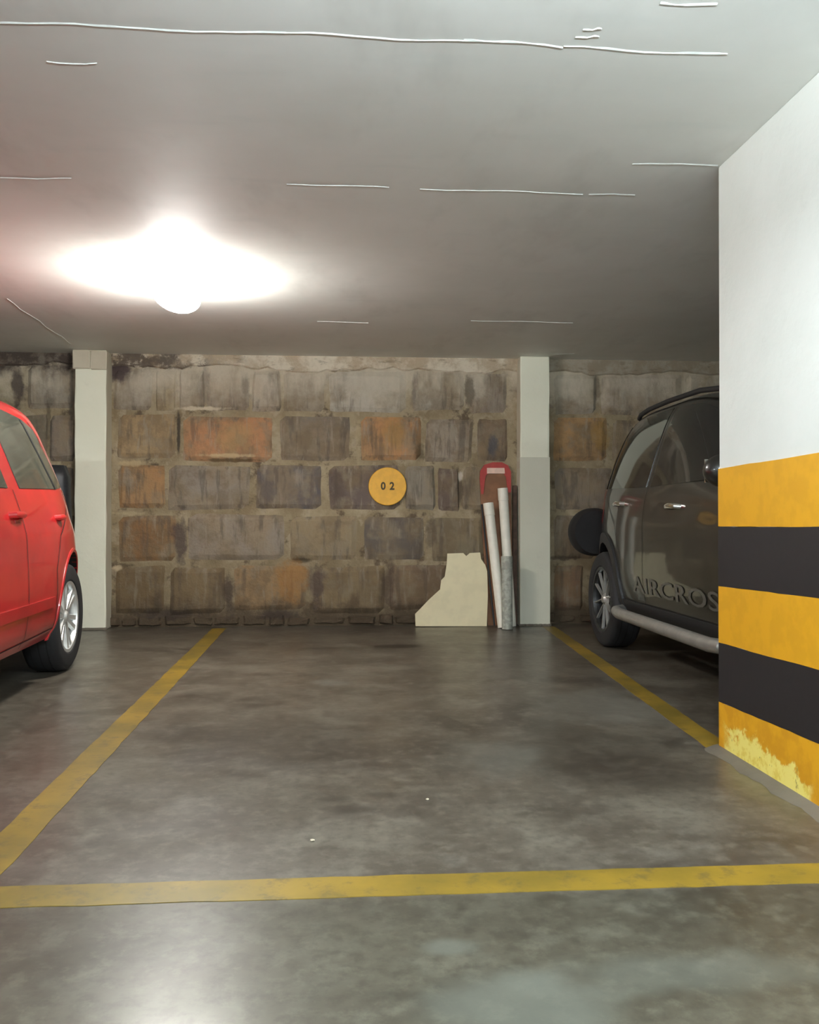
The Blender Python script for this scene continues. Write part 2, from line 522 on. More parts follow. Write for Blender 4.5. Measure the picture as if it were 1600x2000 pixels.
def stone(x0, z0, x1, z1, col, proud=.018):
    nx, nz = 6, 5
    bm = bmesh.new()
    d = rnd.uniform(.6, 1.35) * proud
    tilt = rnd.uniform(-.3, .3) * d
    cj = [(rnd.uniform(-.012, .012), rnd.uniform(-.010, .010)) for _ in range(4)]
    g = []
    for j in range(nz):
        row = []
        for i in range(nx):
            s = [0, .1, .36, .64, .9, 1][i]; q = [0, .13, .5, .87, 1][j]
            ox = (cj[0][0] * (1 - s) + cj[1][0] * s) * (1 - q) + (cj[2][0] * (1 - s) + cj[3][0] * s) * q
            oz = (cj[0][1] * (1 - s) + cj[1][1] * s) * (1 - q) + (cj[2][1] * (1 - s) + cj[3][1] * s) * q
            border = i in (0, nx - 1) or j in (0, nz - 1)
            corner = i in (0, nx - 1) and j in (0, nz - 1)
            x = x0 + (x1 - x0) * s + ox + rnd.uniform(-.005, .005); z = z0 + (z1 - z0) * q + oz + rnd.uniform(-.004, .004)
            if corner:
                x += .006 * (1 if i == 0 else -1); z += .005 * (1 if j == 0 else -1)
            y = YW + .03 if border else YW - d - tilt * (s - .5) + rnd.uniform(-.004, .004)
            if border: y = YW + .004
            row.append(bm.verts.new((x, y, z)))
        g.append(row)
    for j in range(nz - 1):
        for i in range(nx - 1):
            bm.faces.new((g[j][i], g[j][i + 1], g[j + 1][i + 1], g[j + 1][i]))
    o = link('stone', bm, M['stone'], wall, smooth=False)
    k = rnd.uniform(.95, 1.05)
    c = srgb(col); o.color = (c[0] * k, c[1] * k, c[2] * k, 1)
    return o


ROWS = [(722, 806), (812, 903), (909, 999), (1004, 1097), (1102, 1197)]
Z = []
for a, b in ROWS:
    Z.append((at(700, b, YW).z, at(700, a, YW).z))
SPEC = [
    [(222, 298, '#857866'), (302, 343, '#96835f'), (347, 399, '#948776'), (404, 486, '#8d7c68'), (492, 549, '#a09280'), (553, 635, '#92846f'),
     (640, 797, '#a89f8e'), (806, 908, '#958b79'), (916, 992, '#837566')],
    [(228, 345, '#9a7e54'), (356, 536, '#a8713f'), (545, 686, '#6d6258'), (702, 822, '#a5723a'), (829, 925, '#8f806c'), (931, 992, '#6f5c49')],
    [(230, 322, '#a1743f'), (328, 492, '#8b7f70'), (500, 629, '#57504f'), (641, 782, '#5e4f46'), (790, 850, '#7f7462'), (855, 897, '#604f42'), (902, 985, '#756956')],
    [(231, 346, '#7c5629'), (364, 559, '#877a6a'), (567, 700, '#877556'), (708, 832, '#5a5148'), (841, 947, '#76694f'), (953, 1005, '#6d604c')],
    [(223, 322, '#6c5634'), (330, 443, '#6a573a'), (455, 602, '#96754a'), (611, 752, '#7d6a4a'), (759, 872, '#6d5642'), (880, 1005, '#6a5640')],
]
RIGHT = [
    [(1082, 1166, '#8d8270'), (1174, 1334, '#978774'), (1341, 1420, '#978a70')],
    [(1080, 1186, '#a0763f'), (1192, 1330, '#8d7c60')],
    [(1082, 1200, '#796c5c'), (1208, 1330, '#6f6252')],
    [(1082, 1166, '#756654'), (1174, 1330, '#6f6252')],
    [(1082, 1140, '#74492f'), (1150, 1330, '#69523c')],
]
LEFT = [
    [(-60, 36, '#8d8058'), (54, 146, '#83796a')],
    [(-70, 22, '#7c7060'), (30, 92, '#6f6450'), (96, 148, '#76695c')],
    [(-70, 40, '#7a6a50'), (48, 146, '#70655a')],
    [(-70, 30, '#7a6a50'), (40, 146, '#6f6452')],
    [(-70, 60, '#6c5838'), (70, 146, '#655440')],
]
PAL = ['#857866', '#96835f', '#8b7f70', '#a0763f', '#6d6258', '#7c5f3a', '#756654', '#8f806c']
for r in range(5):
    z0, z1 = Z[r]
    for side in (SPEC, RIGHT, LEFT):
        for a, b, col in side[r]:
            xa, xb = at(a, 960, YW).x, at(b, 960, YW).x
            dz = rnd.uniform(-.012, .012)
            stone(xa, z0 + .004 + dz, xb, z1 - .004 + dz, col)
    # the wall goes on beyond the frame
    x = at(LEFT[r][0][0], 960, YW).x - .03
    while x > -5.9:
        wd = rnd.uniform(.28, .62)
        stone(x - wd, z0, x, z1, rnd.choice(PAL)); x -= wd + .035
    x = at(RIGHT[r][-1][1], 960, YW).x + .03
    while x < 5.6:
        wd = rnd.uniform(.28, .62)
        stone(x, z0, x + wd, z1, rnd.choice(PAL)); x += wd + .035

# small footing stones along the floor
x = -3.4
while x < 3.6:
    wd = rnd.uniform(.10, .28)
    stone(x, .012, x + wd, .085 + rnd.uniform(-.012, .008), rnd.choice(['#5c4c38', '#6e5c44', '#4a3c30', '#857358']), .022)
    x += wd + .02

# plaster band under the slab, ragged lower edge
bm = bmesh.new(); rows = []
x = XL; i = 0
while x < XR:
    zl = H - .115 + .018 * math.sin(x * 5) + rnd.uniform(-.016, .016)
    if x < -1.0: zl += .015
    rows.append([bm.verts.new((x, YW + .003, zl)), bm.verts.new((x, YW - .016, zl + .014)), bm.verts.new((x, YW - .02 - rnd.uniform(0, .004), H - .045)),
                 bm.verts.new((x, YW - .022, H + .001))])
    x += .07
for A, B in zip(rows, rows[1:]):
    for k in range(3):
        bm.faces.new((A[k], A[k + 1], B[k + 1], B[k]))
t = NT('top_plaster'); v = t.coord()
X, Y, Zc = t.xyz()
w1 = t.noise(v, 6, 6, .7, 0, 1)
c = t.mix(t.noise(v, 6, 6, .65, .4, .6), srgb(216, 204, 182), srgb(184, 166, 140))
d = t.math('MULTIPLY', t.ramp(t.math('ADD', X, t.math('MULTIPLY', w1, 1.6)), .1, -.9), t.noise(v, 9, 6, .7, .42, .56))
c = t.mix(t.math('MULTIPLY', d, .85), c, srgb(74, 60, 52))
d2 = t.math('MULTIPLY', t.ramp(X, -2.0, -2.3), .8)
c = t.mix(d2, c, srgb(66, 54, 46))
c = t.mix(t.math('MULTIPLY', t.ramp(X, 1.5, 1.7), .6), c, srgb(120, 110, 92))
c = t.mix(t.math('MULTIPLY', t.noise(t.coord((1, 1, 3), loc=(3, 0, 0)), 7, 5, .6, .56, .66), .5), c, srgb(118, 104, 84))
t.base(c); t.b.inputs['Roughness'].default_value = .85
t.bump(t.noise(v, 22, 6, .7, .2, .8), .5, .012)
link('plaster_band', bm, t.m, wall)

# ---------------------------------------------------------------- columns against the rear wall
def column(x0, x1, yf, label, two_tone, cap):
    e = empty('column', ((x0 + x1) / 2, (yf + YW) / 2, 0), label, 'column')
    hx, hy = (x1 - x0) / 2, (YW - yf) / 2
    bm = boxbm(-hx, -hy, 0, hx, hy + .02, H, bev=.012, seg=2)
    bmesh.ops.subdivide_edges(bm, edges=[ed for ed in bm.edges if abs(ed.verts[0].co.z - ed.verts[1].co.z) > 1], cuts=14)
    for vv in bm.verts:
        if .05 < vv.co.z < H - .05:
            vv.co.x += rnd.uniform(-.003, .003)
            if vv.co.y < 0: vv.co.y += rnd.uniform(-.002, .002)
    o = link('shaft', bm, [M['column'], M['columnside']], e)
    for p in o.data.polygons:
        if abs(p.normal.x) > .8: p.material_index = 1
    if two_tone:
        pb = boxbm(-hx - .002, -hy - .002, 0, hx + .002, hy, at(1040, 893, yf).z)
        q = link('lower_paint', pb, M['columngrey'], e); q['label'] = 'greyer paint on the lower part'
    if cap:
        bm = bmesh.new()
        for (a, b, z0, z1) in ((-hx - .012, -.005, H - .15, H + .0), (.0, hx + .006, H - .155, H - .004)):
            box(bm, a, -hy - .014, z0, b, -hy + .03, z1, bev=.008, seg=2)
        for vv in bm.verts: vv.co += Vector((rnd.uniform(-.004, .004), rnd.uniform(-.004, .003), rnd.uniform(-.006, 0)))
        q = link('plaster_patch', bm, M['plaster'], e); q['label'] = 'rough beige plaster patch under the ceiling'
    # cement fillet at the foot
    bm = bmesh.new(); n = 14
    pts = []
    for i in range(n + 1):
        pts.append((-hx - .01 + (2 * hx + .02) * i / n, -hy - .012 - rnd.uniform(0, .018)))
    A = [bm.verts.new((x, y, .001)) for x, y in pts]; B = [bm.verts.new((x, -hy + .002, .02)) for x, y in pts]
    for i in range(n): bm.faces.new((A[i], A[i + 1], B[i + 1], B[i]))
    link('foot_mortar', bm, M['grout'], e)
    return e


column(-2.19, -1.94, 7.15, 'cream painted column with broken plaster top, between red car and stone wall', False, True)
column(1.432, 1.68, 7.17, 'cream and grey painted column beside the leaning white pipes', True, False)

# ---------------------------------------------------------------- big striped pillar
PX, PY0, PY1, PW = 1.430, 2.20, 3.268, .26
pil = empty('pillar', (PX + PW / 2, (PY0 + PY1) / 2, 0), 'large white pillar with yellow and black warning bands at right', 'pillar')
hx, hy = PW / 2, (PY1 - PY0) / 2
link('shaft', boxbm(-hx, -hy, 0, hx, hy, H, bev=.006, seg=2), M['white'], pil)
KS = .026


def band(name, zb, zt, kb, kt, mat, off=.003, label=None):
    bm = bmesh.new(); n = 16
    loop = [(-hx - off, hy + off), (-hx - off, -hy - off), (hx + off, -hy - off), (hx + off, hy + off)]
    pts = []
    for a in range(4):
        p, q = Vector(loop[a]), Vector(loop[(a + 1) % 4])
        for i in range(n): pts.append(p.lerp(q, i / n))
    A, B = [], []
    for p in pts:
        s = (hy - p.y)
        j1, j2 = rnd.uniform(-.0015, .0015), rnd.uniform(-.0015, .0015)
        A.append(bm.verts.new((p.x, p.y, max(0.0, zb + kb * s + j1)))); B.append(bm.verts.new((p.x, p.y, zt + kt * s + j2)))
    A2 = [bm.verts.new((v_.co.x * .9, v_.co.y * .98, v_.co.z)) for v_ in A]; B2 = [bm.verts.new((v_.co.x * .9, v_.co.y * .98, v_.co.z)) for v_ in B]
    m = len(pts)
    for i in range(m):
        j = (i + 1) % m
        bm.faces.new((A[i], A[j], B[j], B[i])); bm.faces.new((B[i], B[j], B2[j], B2[i])); bm.faces.new((A2[i], A2[j], A[j], A[i]))
    o = link(name, bm, mat, pil)
    if label: o['label'] = label
    return o


band('yellow_band', .858, 1.082, .008, .009, M['yellow'])
band('black_band', .628, .858, .026, .008, M['black'])
band('yellow_band', .411, .628, .024, .026, M['yellow'])
band('black_band', .184, .411, .028, .024, M['black'])
band('yellow_band', .0, .184, 0, .028, M['flaking'], label='lowest yellow band with pale flaking paint')
# cement fillet along the pillar foot
bm = bmesh.new(); n = 30; A, B, C2 = [], [], []
for i in range(n + 1):
    y = hy + .02 - (2 * hy + .04) * i / n
    ww = .036 + .008 * math.sin(i * .9) + rnd.uniform(-.006, .006)
    A.append(bm.verts.new((-hx - ww - .02, y, .0005))); B.append(bm.verts.new((-hx - ww * .55, y, .012))); C2.append(bm.verts.new((-hx, y, .016)))
for i in range(n):
    bm.faces.new((A[i], A[i + 1], B[i + 1], B[i])); bm.faces.new((B[i], B[i + 1], C2[i + 1], C2[i]))
link('foot_mortar', bm, M['grout'], pil)

# ---------------------------------------------------------------- ceiling lamps
def lamp(x, y, strength, label, length=.62, rz=0.0, drop=.10, col=(1, .97, .9, 1)):
    e = empty('ceiling_lamp', (x, y, H), label, 'lamp', rz=rz)
    L = length / 2
    link('housing', boxbm(-.028, -L, -.035, .028, L, 0, bev=.006), M['housing'], e)
    em = emis('lit_tube', col, strength)
    for s in (-1, 1):
        bm = tube(bmesh.new(), [(s * .062, -L + .02, -drop), (s * .062, L - .02, -drop)], .014, 12)
        link('fluorescent_tube', bm, em, e, smooth=True)
    for s in (-1, 1):
        bm = boxbm(-.078, s * L - .008, -drop - .018, .078, s * L + .008, -.005, bev=.004)
        link('lamp_holder', bm, M['housing'], e)
    return e


e = empty('ceiling_lamp', (-.955, 4.93, H), 'glaring lit ceiling lamp over the left bay line', 'lamp')
bm = bmesh.new(); lathe(bm, [(.0001, -.03), (.045, -.028), (.05, 0), (.0001, 0)], 'Z', 24)
link('ceiling_rose', bm, M['housing'], e)
bm = bmesh.new(); bmesh.ops.create_uvsphere(bm, u_segments=32, v_segments=16, radius=1)
for vv in bm.verts: vv.co = Vector((vv.co.x * .125, vv.co.y * .27, -.115 + vv.co.z * .075))
link('opal_shade', bm, emis('lit_opal', (1, .97, .93, 1), LAMP_SHOWN), e, smooth=True)
lamp(.50, .60, LAMP_NEAR, 'lit ceiling lamp above the aisle behind the camera', 1.2, PI / 2, .32, (.88, 1, 1.08, 1))
lamp(-4.3, -1.0, LAMP_SIDE_FILL, 'added unseen fill lamp over the far left of the aisle', 1.2, PI / 2, .13, (.88, 1, 1.08, 1))  # both side lamps are added out of view for ambient bounce
lamp(4.6, -1.5, LAMP_SIDE_FILL, 'added unseen fill lamp over the far right of the aisle', 1.2, PI / 2, .13, (.88, 1, 1.08, 1))

# ---------------------------------------------------------------- round bay number sign
sp = at(757, 950, YW - .035)
R = .159
sign = empty('bay_number_sign', sp, 'round yellow sign with bay number on the stone wall', 'sign')
bm = bmesh.new(); rows = lathe(bm, [(0.0001, -.004), (R - .004, -.004), (R, 0), (R, .008), (.0001, .008)], 'Y', 56)
link('disc', bm, M['signyellow'], sign)
def text_mesh(txt, size, ext=0.0, bold=0.0):
    cu = bpy.data.curves.new('txt', 'FONT'); cu.body = txt; cu.size = size; cu.align_x = 'CENTER'; cu.align_y = 'CENTER'
    cu.extrude = ext; cu.offset = bold; cu.resolution_u = 3
    o = bpy.data.objects.new('txt', cu); COL.objects.link(o)
    dg = bpy.context.evaluated_depsgraph_get()
    me = bpy.data.meshes.new_from_object(o.evaluated_get(dg))
    bpy.data.objects.remove(o); bpy.data.curves.remove(cu)
    bm = bmesh.new(); bm.from_mesh(me); bpy.data.meshes.remove(me)
    return bm


for k, ch in enumerate('02'):
    bm = text_mesh(ch, .088, .001, .003)
    for vv in bm.verts: vv.co = Vector((vv.co.x * .92 - .026 + .074 * k - .010, -.006 + vv.co.z, vv.co.y + .0))
    link('numeral', bm, M['signink'], sign)
bm = bmesh.new(); tube(bm, [(0, .006, .13), (0, .045, .13)], .004, 8)
link('fixing_nail', bm, M['plastic'], sign)

# ---------------------------------------------------------------- things leaning in the corner
# broken cream board
k = .09
poly = [(812, 1219), (811, 1195), (822, 1184), (838, 1167), (860, 1147), (862, 1129), (869, 1122), (873, 1096), (874, 1077), (905, 1076),
        (911, 1082), (918, 1076), (938, 1075), (940, 1088), (948, 1099), (952, 1112), (953, 1160), (951, 1219)]
P = [at(a, b, 7.16, k) for a, b in poly]
zmin = min(p.z for p in P)
for p in P:
    p.z -= zmin
cen = Vector((sum(p.x for p in P) / len(P), 7.165, 0))
bm = prism([p - cen for p in P], (0, .016, -.0015))
zm = min(v_.co.z for v_ in bm.verts)
for vv in bm.verts: vv.co.z -= zm
o = link('broken_board', bm, M['cream'], loc=cen)
tag(o, 'broken cream board with a jagged left edge leaning on the stone wall', 'board')

# tall brown board with red top rim
kb = .035
bx = empty('tall_board', at(975, 1219, 7.225, kb) * Vector((1, 1, 0)) if False else Vector((at(975, 1100, 7.225).x, 7.225, 0)),
           'tall brown board with a red rounded top, behind the white pipes', 'board')
o0 = bx.location.copy()
outer = [(953, 1219), (937, 935), (938, 920), (946, 908), (962, 903), (980, 903), (992, 909), (998, 921), (998, 940), (1003, 1219)]
P = [at(a, b, 7.225, kb) - o0 for a, b in outer]
for p in P: p.z = max(p.z, 0.0) if p.z > .05 else 0.0
link('panel', prism(P, (0, .02, 0)), M['brown'], bx)
rim_o = [(940, 965), (937, 935), (938, 920), (946, 908), (962, 903), (980, 903), (992, 909), (998, 921), (998, 962)]
rim_i = [(944, 965), (947, 938), (949, 929), (954, 924), (965, 922), (977, 922), (984, 925), (988, 932), (992, 962)]
bm = bmesh.new()
A = [bm.verts.new(at(a, b, 7.225, kb) - o0 + Vector((0, -.008, 0))) for a, b in rim_o]
B = [bm.verts.new(at(a, b, 7.225, kb) - o0 + Vector((0, -.008, 0))) for a, b in rim_i]
for i in range(len(A) - 1): bm.faces.new((A[i], A[i + 1], B[i + 1], B[i]))
g = bmesh.ops.extrude_face_region(bm, geom=bm.faces[:])
for vv in [e for e in g['geom'] if isinstance(e, bmesh.types.BMVert)]: vv.co.y += .009
link('rim', bm, M['redtape'], bx)['label'] = 'red rim around the rounded top'
P = [at(a, b, 7.225, kb) - o0 + Vector((0, -.010, 0)) for a, b in ((951, 914), (985, 914), (986, 925), (951, 925))]
link('paper_label', prism(P, (0, .004, 0)), M['pinklabel'], bx)['label'] = 'pale pink label'


def pipe(top, bot, Yb, r, mat, label, group=None, yt=None):
    b = at(bot[0], bot[1], Yb); b.z = 0
    tp = at(top[0], top[1], yt if yt else YW - .09)
    d = tp - b; L = d.length; dn = d.normalized()
    e = empty('plastic_pipe', b, label, 'pipe', group)
    lift = r * math.sqrt(max(0, 1 - dn.z ** 2))
    rot = d.to_track_quat('Z', 'Y').to_matrix().to_4x4()
    bm = bmesh.new()
    lathe(bm, [(r * .86, .004), (r, 0), (r, L), (r * .86, L), (r * .86, .004)], 'Z', 28)
    for vv in bm.verts: vv.co = rot @ vv.co + Vector((0, 0, lift))
    link('tube', bm, mat, e, smooth=False)
    bm = bmesh.new()
    lathe(bm, [(r, L - .10), (r * 1.07, L - .098), (r * 1.07, L + .004), (r * .9, L + .004), (r * .9, L - .02)], 'Z', 28)
    for vv in bm.verts: vv.co = rot @ vv.co + Vector((0, 0, lift))
    link('socket_end', bm, mat, e, smooth=False)
    return e


pipe((954, 985), (982, 1222), 7.04, .040, M['pipe'], 'white plastic pipe leaning left in front of the brown board', yt=7.155)
pipe((982, 955), (999, 1219), 7.15, .040, M['pipe'], 'taller white plastic pipe, upper end below the pale label', yt=7.175)
pipe((990, 1088), (991, 1220), 6.955, .044, M['pipe_dusty'], 'short dusty grey pipe standing in front of the taller white pipe', yt=6.985)

# narrow lath in the corner by the column
P0 = at(1006, 1219, 7.24); P0.z = 0
e = link('wooden_lath', boxbm(-.018, -.011, 0, .018, .011, at(1004, 948, 7.24).z, bev=.003), M['darkbrown'], loc=(at(1007, 1100, 7.26).x - .005, 7.262, 0))
tag(e, 'narrow dark brown lath standing in the corner between brown board and column', 'lath')
a_, b_ = at(941, 985, 7.20), at(966, 1219, 7.13); b_.z = .008
bm = tube(bmesh.new(), [a_ - b_, Vector((0, 0, 0))], .008, 8)
o = link('shadow_line_rod', bm, M['plastic'], loc=b_)  # black rod put in for the shadow line beside the pipe
tag(o, 'thin black rod added for the dark shadow line at the left edge of the left white pipe', 'rod')

# covered bundle between the red car and the wall
bm = bmesh.new(); rings = []
for j in range(15):
    q = j / 14; z = 1.31 * q
    sx = .26 * (1 - .10 * q) * (1 if q < .93 else .97 if j == 13 else .86); sy = .105 * (1 - .1 * q) * (1 if j < 14 else .8)
    ring = []
    for i in range(28):
        a = 2 * PI * i / 28; n_ = 3.2
        kk = (abs(math.cos(a)) ** n_ + abs(math.sin(a)) ** n_) ** (-1 / n_)
        f = 1 + .035 * math.sin(i * 2.1 + q * 3) + .02 * math.sin(i * 5.3 - q * 7)
        ring.append(bm.verts.new((sx * kk * math.cos(a) * f, sy * kk * math.sin(a) * f, z)))
    rings.append(ring)
for A, B in zip(rings, rings[1:]):
    for i in range(28): bm.faces.new((A[i], A[(i + 1) % 28], B[(i + 1) % 28], B[i]))
bm.faces.new(rings[0][::-1]); bm.faces.new(rings[-1])
bm2 = link('covered_bundle', bm, simple('black_sheeting', srgb(36, 38, 42), .5, var=.3), loc=(-2.415, 6.995, 0), smooth=True)
tag(bm2, 'tall bundle under black sheeting behind the red car, left of the column', 'bundle')

# grit on the floor
for (px, py, s, lab) in ((610, 1643, .008, 'small pale chip on the floor, nearest the front line'), (835, 1562, .006, 'small pale chip on the floor in the middle of the bay')):
    p = onfloor(px, py)
    bm = bmesh.new(); bmesh.ops.create_icosphere(bm, subdivisions=1, radius=s)
    for vv in bm.verts: vv.co = Vector((vv.co.x * rnd.uniform(.7, 1.2), vv.co.y * rnd.uniform(.6, 1.3), (vv.co.z + s) * .4))
    zm = min(v_.co.z for v_ in bm.verts)
    for vv in bm.verts: vv.co.z -= zm
    tag(link('plaster_chip', bm, M['plaster'], loc=p), lab, 'chip')


# ---------------------------------------------------------------- cars
def pchip(xs, ys):
    xs = np.array(xs, float); ys = np.array(ys, float); h = np.diff(xs); dl = np.diff(ys) / h
    d = np.zeros(len(xs))
    for i in range(1, len(xs) - 1):
        if dl[i - 1] * dl[i] > 0:
            w1, w2 = 2 * h[i] + h[i - 1], h[i] + 2 * h[i - 1]
            d[i] = (w1 + w2) / (w1 / dl[i - 1] + w2 / dl[i])
    d[0], d[-1] = dl[0], dl[-1]

    def f(x):
        x = min(max(x, xs[0]), xs[-1]); i = int(min(max(np.searchsorted(xs, x) - 1, 0), len(xs) - 2))
        s = (x - xs[i]) / h[i]
        return float((2 * s**3 - 3 * s**2 + 1) * ys[i] + (s**3 - 2 * s**2 + s) * h[i] * d[i] + (-2 * s**3 + 3 * s**2) * ys[i + 1] + (s**3 - s**2) * h[i] * d[i + 1])
    return f


class Car:
    """local axes: +y forward from the rear axle, x across, z up"""

    def __init__(s, table, wheelbase, R, name, loc, rz, label, paintm, wheel_w, nr=5.0, nf=4.0):
        zs = [r[0] for r in table]
        s.zs = zs; s.yr = pchip(zs, [r[1] for r in table]); s.yf = pchip(zs, [r[2] for r in table]); s.w = pchip(zs, [r[3] for r in table])
        s.wb, s.R, s.nr, s.nf = wheelbase, R, nr, nf
        s.root = empty(name, loc, label, 'car', rz=rz)
        s.paint = paintm
        s.ww = wheel_w

    def surf(s, y, z):
        a, b, w_ = s.yr(z), s.yf(z), s.w(z)
        c, L = (a + b) / 2, (b - a) / 2
        q = min(abs((y - c) / L), .9999)
        n = s.nr if y < c else s.nf
        return w_ * (1 - q ** n) ** (1 / n)

    def body(s, nz=54, nt=30):
        bm = bmesh.new(); rings = []
        z0, z1 = s.zs[0], s.zs[-1]
        for j in range(nz + 1):
            q = j / nz
            z = z0 + (z1 - z0) * (q if q < .75 else q)
            # denser near the roof
            z = z0 + (z1 - z0) * (1 - (1 - q) ** 1.35)
            a, b, w_ = s.yr(z), s.yf(z), s.w(z)
            c, L = (a + b) / 2, (b - a) / 2
            ring = []
            for i in range(4 * nt):
                th = 2 * PI * i / (4 * nt)
                n = s.nr if math.sin(th) < 0 else s.nf
                cx, sy = math.cos(th), math.sin(th)
                k_ = (abs(cx) ** n + abs(sy) ** n) ** (-1 / n)
                # spread points evenly by angle in the stretched box
                ring.append(bm.verts.new((w_ * cx * k_, c + L * sy * k_, z)))
            rings.append(ring)
        m = 4 * nt
        for A, B in zip(rings, rings[1:]):
            for i in range(m): bm.faces.new((A[i], A[(i + 1) % m], B[(i + 1) % m], B[i]))
        bm.faces.new(rings[0][::-1]); bm.faces.new(rings[-1])
        o = link('body', bm, [s.paint, M['plastic']], s.root, smooth=True)
        # wheel wells cut out of the shell
        cut = bmesh.new()
        for yy in (0, s.wb):
            for sx in (-1, 1):
                r_ = s.R + .055
                lathe(cut, [(.0001, sx * .50), (r_, sx * .50), (r_, sx * 1.1), (.0001, sx * 1.1)], 'X', 40, 0, yy, s.R + .01)
        bmesh.ops.remove_doubles(cut, verts=cut.verts, dist=.0005)
        bmesh.ops.recalc_face_normals(cut, faces=cut.faces)
        me = bpy.data.meshes.new('cut'); cut.to_mesh(me); cut.free()
        co = bpy.data.objects.new('cut', me); COL.objects.link(co)
        co.matrix_world = Matrix.Identity(4)
        par = o.parent; o.parent = None
        md = o.modifiers.new('b', 'BOOLEAN'); md.operation = 'DIFFERENCE'; md.object = co; md.solver = 'EXACT'
        bpy.context.view_layer.update()
        dg = bpy.context.evaluated_depsgraph_get()
        nm = bpy.data.meshes.new_from_object(o.evaluated_get(dg))
        o.modifiers.clear(); old = o.data; o.data = nm; nm.name = 'body'
        if len(nm.materials) < 2:
            nm.materials.clear(); nm.materials.append(s.paint); nm.materials.append(M['plastic'])
        bpy.data.objects.remove(co); bpy.data.meshes.remove(me)
        o.parent = par
        for p in nm.polygons:
            cx, cy, cz = p.center
            inside = False
            for yy in (0, s.wb):
                r = math.hypot(cy - yy, cz - s.R - .01)
                if r < s.R + .054 and abs(cx) < .78 and abs(cx) > .4:
                    inside = True
                    if abs(s.surf(cy, cz) - abs(cx)) < .01: inside = False
            if cz < s.zs[0] + .002: inside = True
            p.material_index = 1 if inside else 0
            p.use_smooth = not inside
        # keep creases crisp at the wheel openings
        bmx = bmesh.new(); bmx.from_mesh(nm)
        for e in bmx.edges:
            if len(e.link_faces) == 2 and e.calc_face_angle(0) > .7: e.smooth = False
        bmx.to_mesh(nm); bmx.free()
        return o

    def patch(s, name, bot, top, side, mat, off=.004, nu=14, nv=8, parent=None, depth=.03):
        """bot, top: polylines of (y, z); a panel lying on the side surface"""
        def lerp(pl, q):
            d = [0]
            for a, b in zip(pl, pl[1:]): d.append(d[-1] + math.hypot(b[0] - a[0], b[1] - a[1]))
            L = d[-1] * q
            for i in range(len(pl) - 1):
                if L <= d[i + 1] + 1e-9:
                    f = (L - d[i]) / max(d[i + 1] - d[i], 1e-9)
                    return (pl[i][0] + (pl[i + 1][0] - pl[i][0]) * f, pl[i][1] + (pl[i + 1][1] - pl[i][1]) * f)
            return pl[-1]
        bm = bmesh.new(); g = []
        for j in range(nv + 1):
            row = []
            for i in range(nu + 1):
                b, t_ = lerp(bot, i / nu), lerp(top, i / nu)
                y = b[0] + (t_[0] - b[0]) * j / nv; z = b[1] + (t_[1] - b[1]) * j / nv
                row.append(bm.verts.new((side * (s.surf(y, z) + off), y, z)))
            g.append(row)
        for j in range(nv):
            for i in range(nu): bm.faces.new((g[j][i], g[j][i + 1], g[j + 1][i + 1], g[j + 1][i]))
        be = [e for e in bm.edges if len(e.link_faces) == 1]
        ex = bmesh.ops.extrude_edge_only(bm, edges=be)
        for vv in [x for x in ex['geom'] if isinstance(x, bmesh.types.BMVert)]: vv.co.x -= side * depth
        return link(name, bm, mat, parent or s.root, smooth=False if nu < 3 else True) if False else s._fin(name, bm, mat, parent)

    def _fin(s, name, bm, mat, parent):
        bmesh.ops.recalc_face_normals(bm, faces=bm.faces)
        for f in bm.faces: f.smooth = True
        for e in bm.edges:
            if len(e.link_faces) == 2 and e.calc_face_angle(0) > .6: e.smooth = False
        me = bpy.data.meshes.new(name); bm.to_mesh(me); bm.free(); me.materials.append(mat)
        o = bpy.data.objects.new(name, me); COL.objects.link(o); o.parent = parent or s.root
        return o

    def seam(s, pts, side, wd=.006, name='door_gap'):
        bm = bmesh.new(); P = []
        for a, b in zip(pts, pts[1:]):
            n = max(2, int(math.hypot(b[0] - a[0], b[1] - a[1]) / .05))
            for i in range(n): P.append((a[0] + (b[0] - a[0]) * i / n, a[1] + (b[1] - a[1]) * i / n))
        P.append(pts[-1])
        rows = []
        for i, (y, z) in enumerate(P):
            a, b = P[max(i - 1, 0)], P[min(i + 1, len(P) - 1)]
            L = math.hypot(b[0] - a[0], b[1] - a[1]); ny, nz_ = -(b[1] - a[1]) / L * wd / 2, (b[0] - a[0]) / L * wd / 2
            rows.append([bm.verts.new((side * (s.surf(y - ny, z - nz_) + .0025), y - ny, z - nz_)), bm.verts.new((side * (s.surf(y + ny, z + nz_) + .0025), y + ny, z + nz_))])
        for A, B in zip(rows, rows[1:]): bm.faces.new((A[0], A[1], B[1], B[0]))
        return link(name, bm, M['seam'], s.root)

    def arch(s, yy, side, mat, r0, r1, off=.012, a0=-.25, a1=PI + .25, nz0=.2):
        bm = bmesh.new(); rows = []
        n = 40
        for i in range(n + 1):
            a = a0 + (a1 - a0) * i / n
            row = []
            for r, o_ in ((r0, -.03), (r0, off), ((r0 + r1) / 2, off + .004), (r1, off), (r1 + .004, -.01)):
                y = yy + r * math.cos(a); z = max(s.R + .01 + r * math.sin(a), nz0)
                row.append(bm.verts.new((side * (s.surf(y, max(z, s.zs[0])) + o_), y, z)))
            rows.append(row)
        for A, B in zip(rows, rows[1:]):
            for k_ in range(4): bm.faces.new((A[k_], A[k_ + 1], B[k_ + 1], B[k_]))
        return s._fin('arch_trim', bm, mat, None)

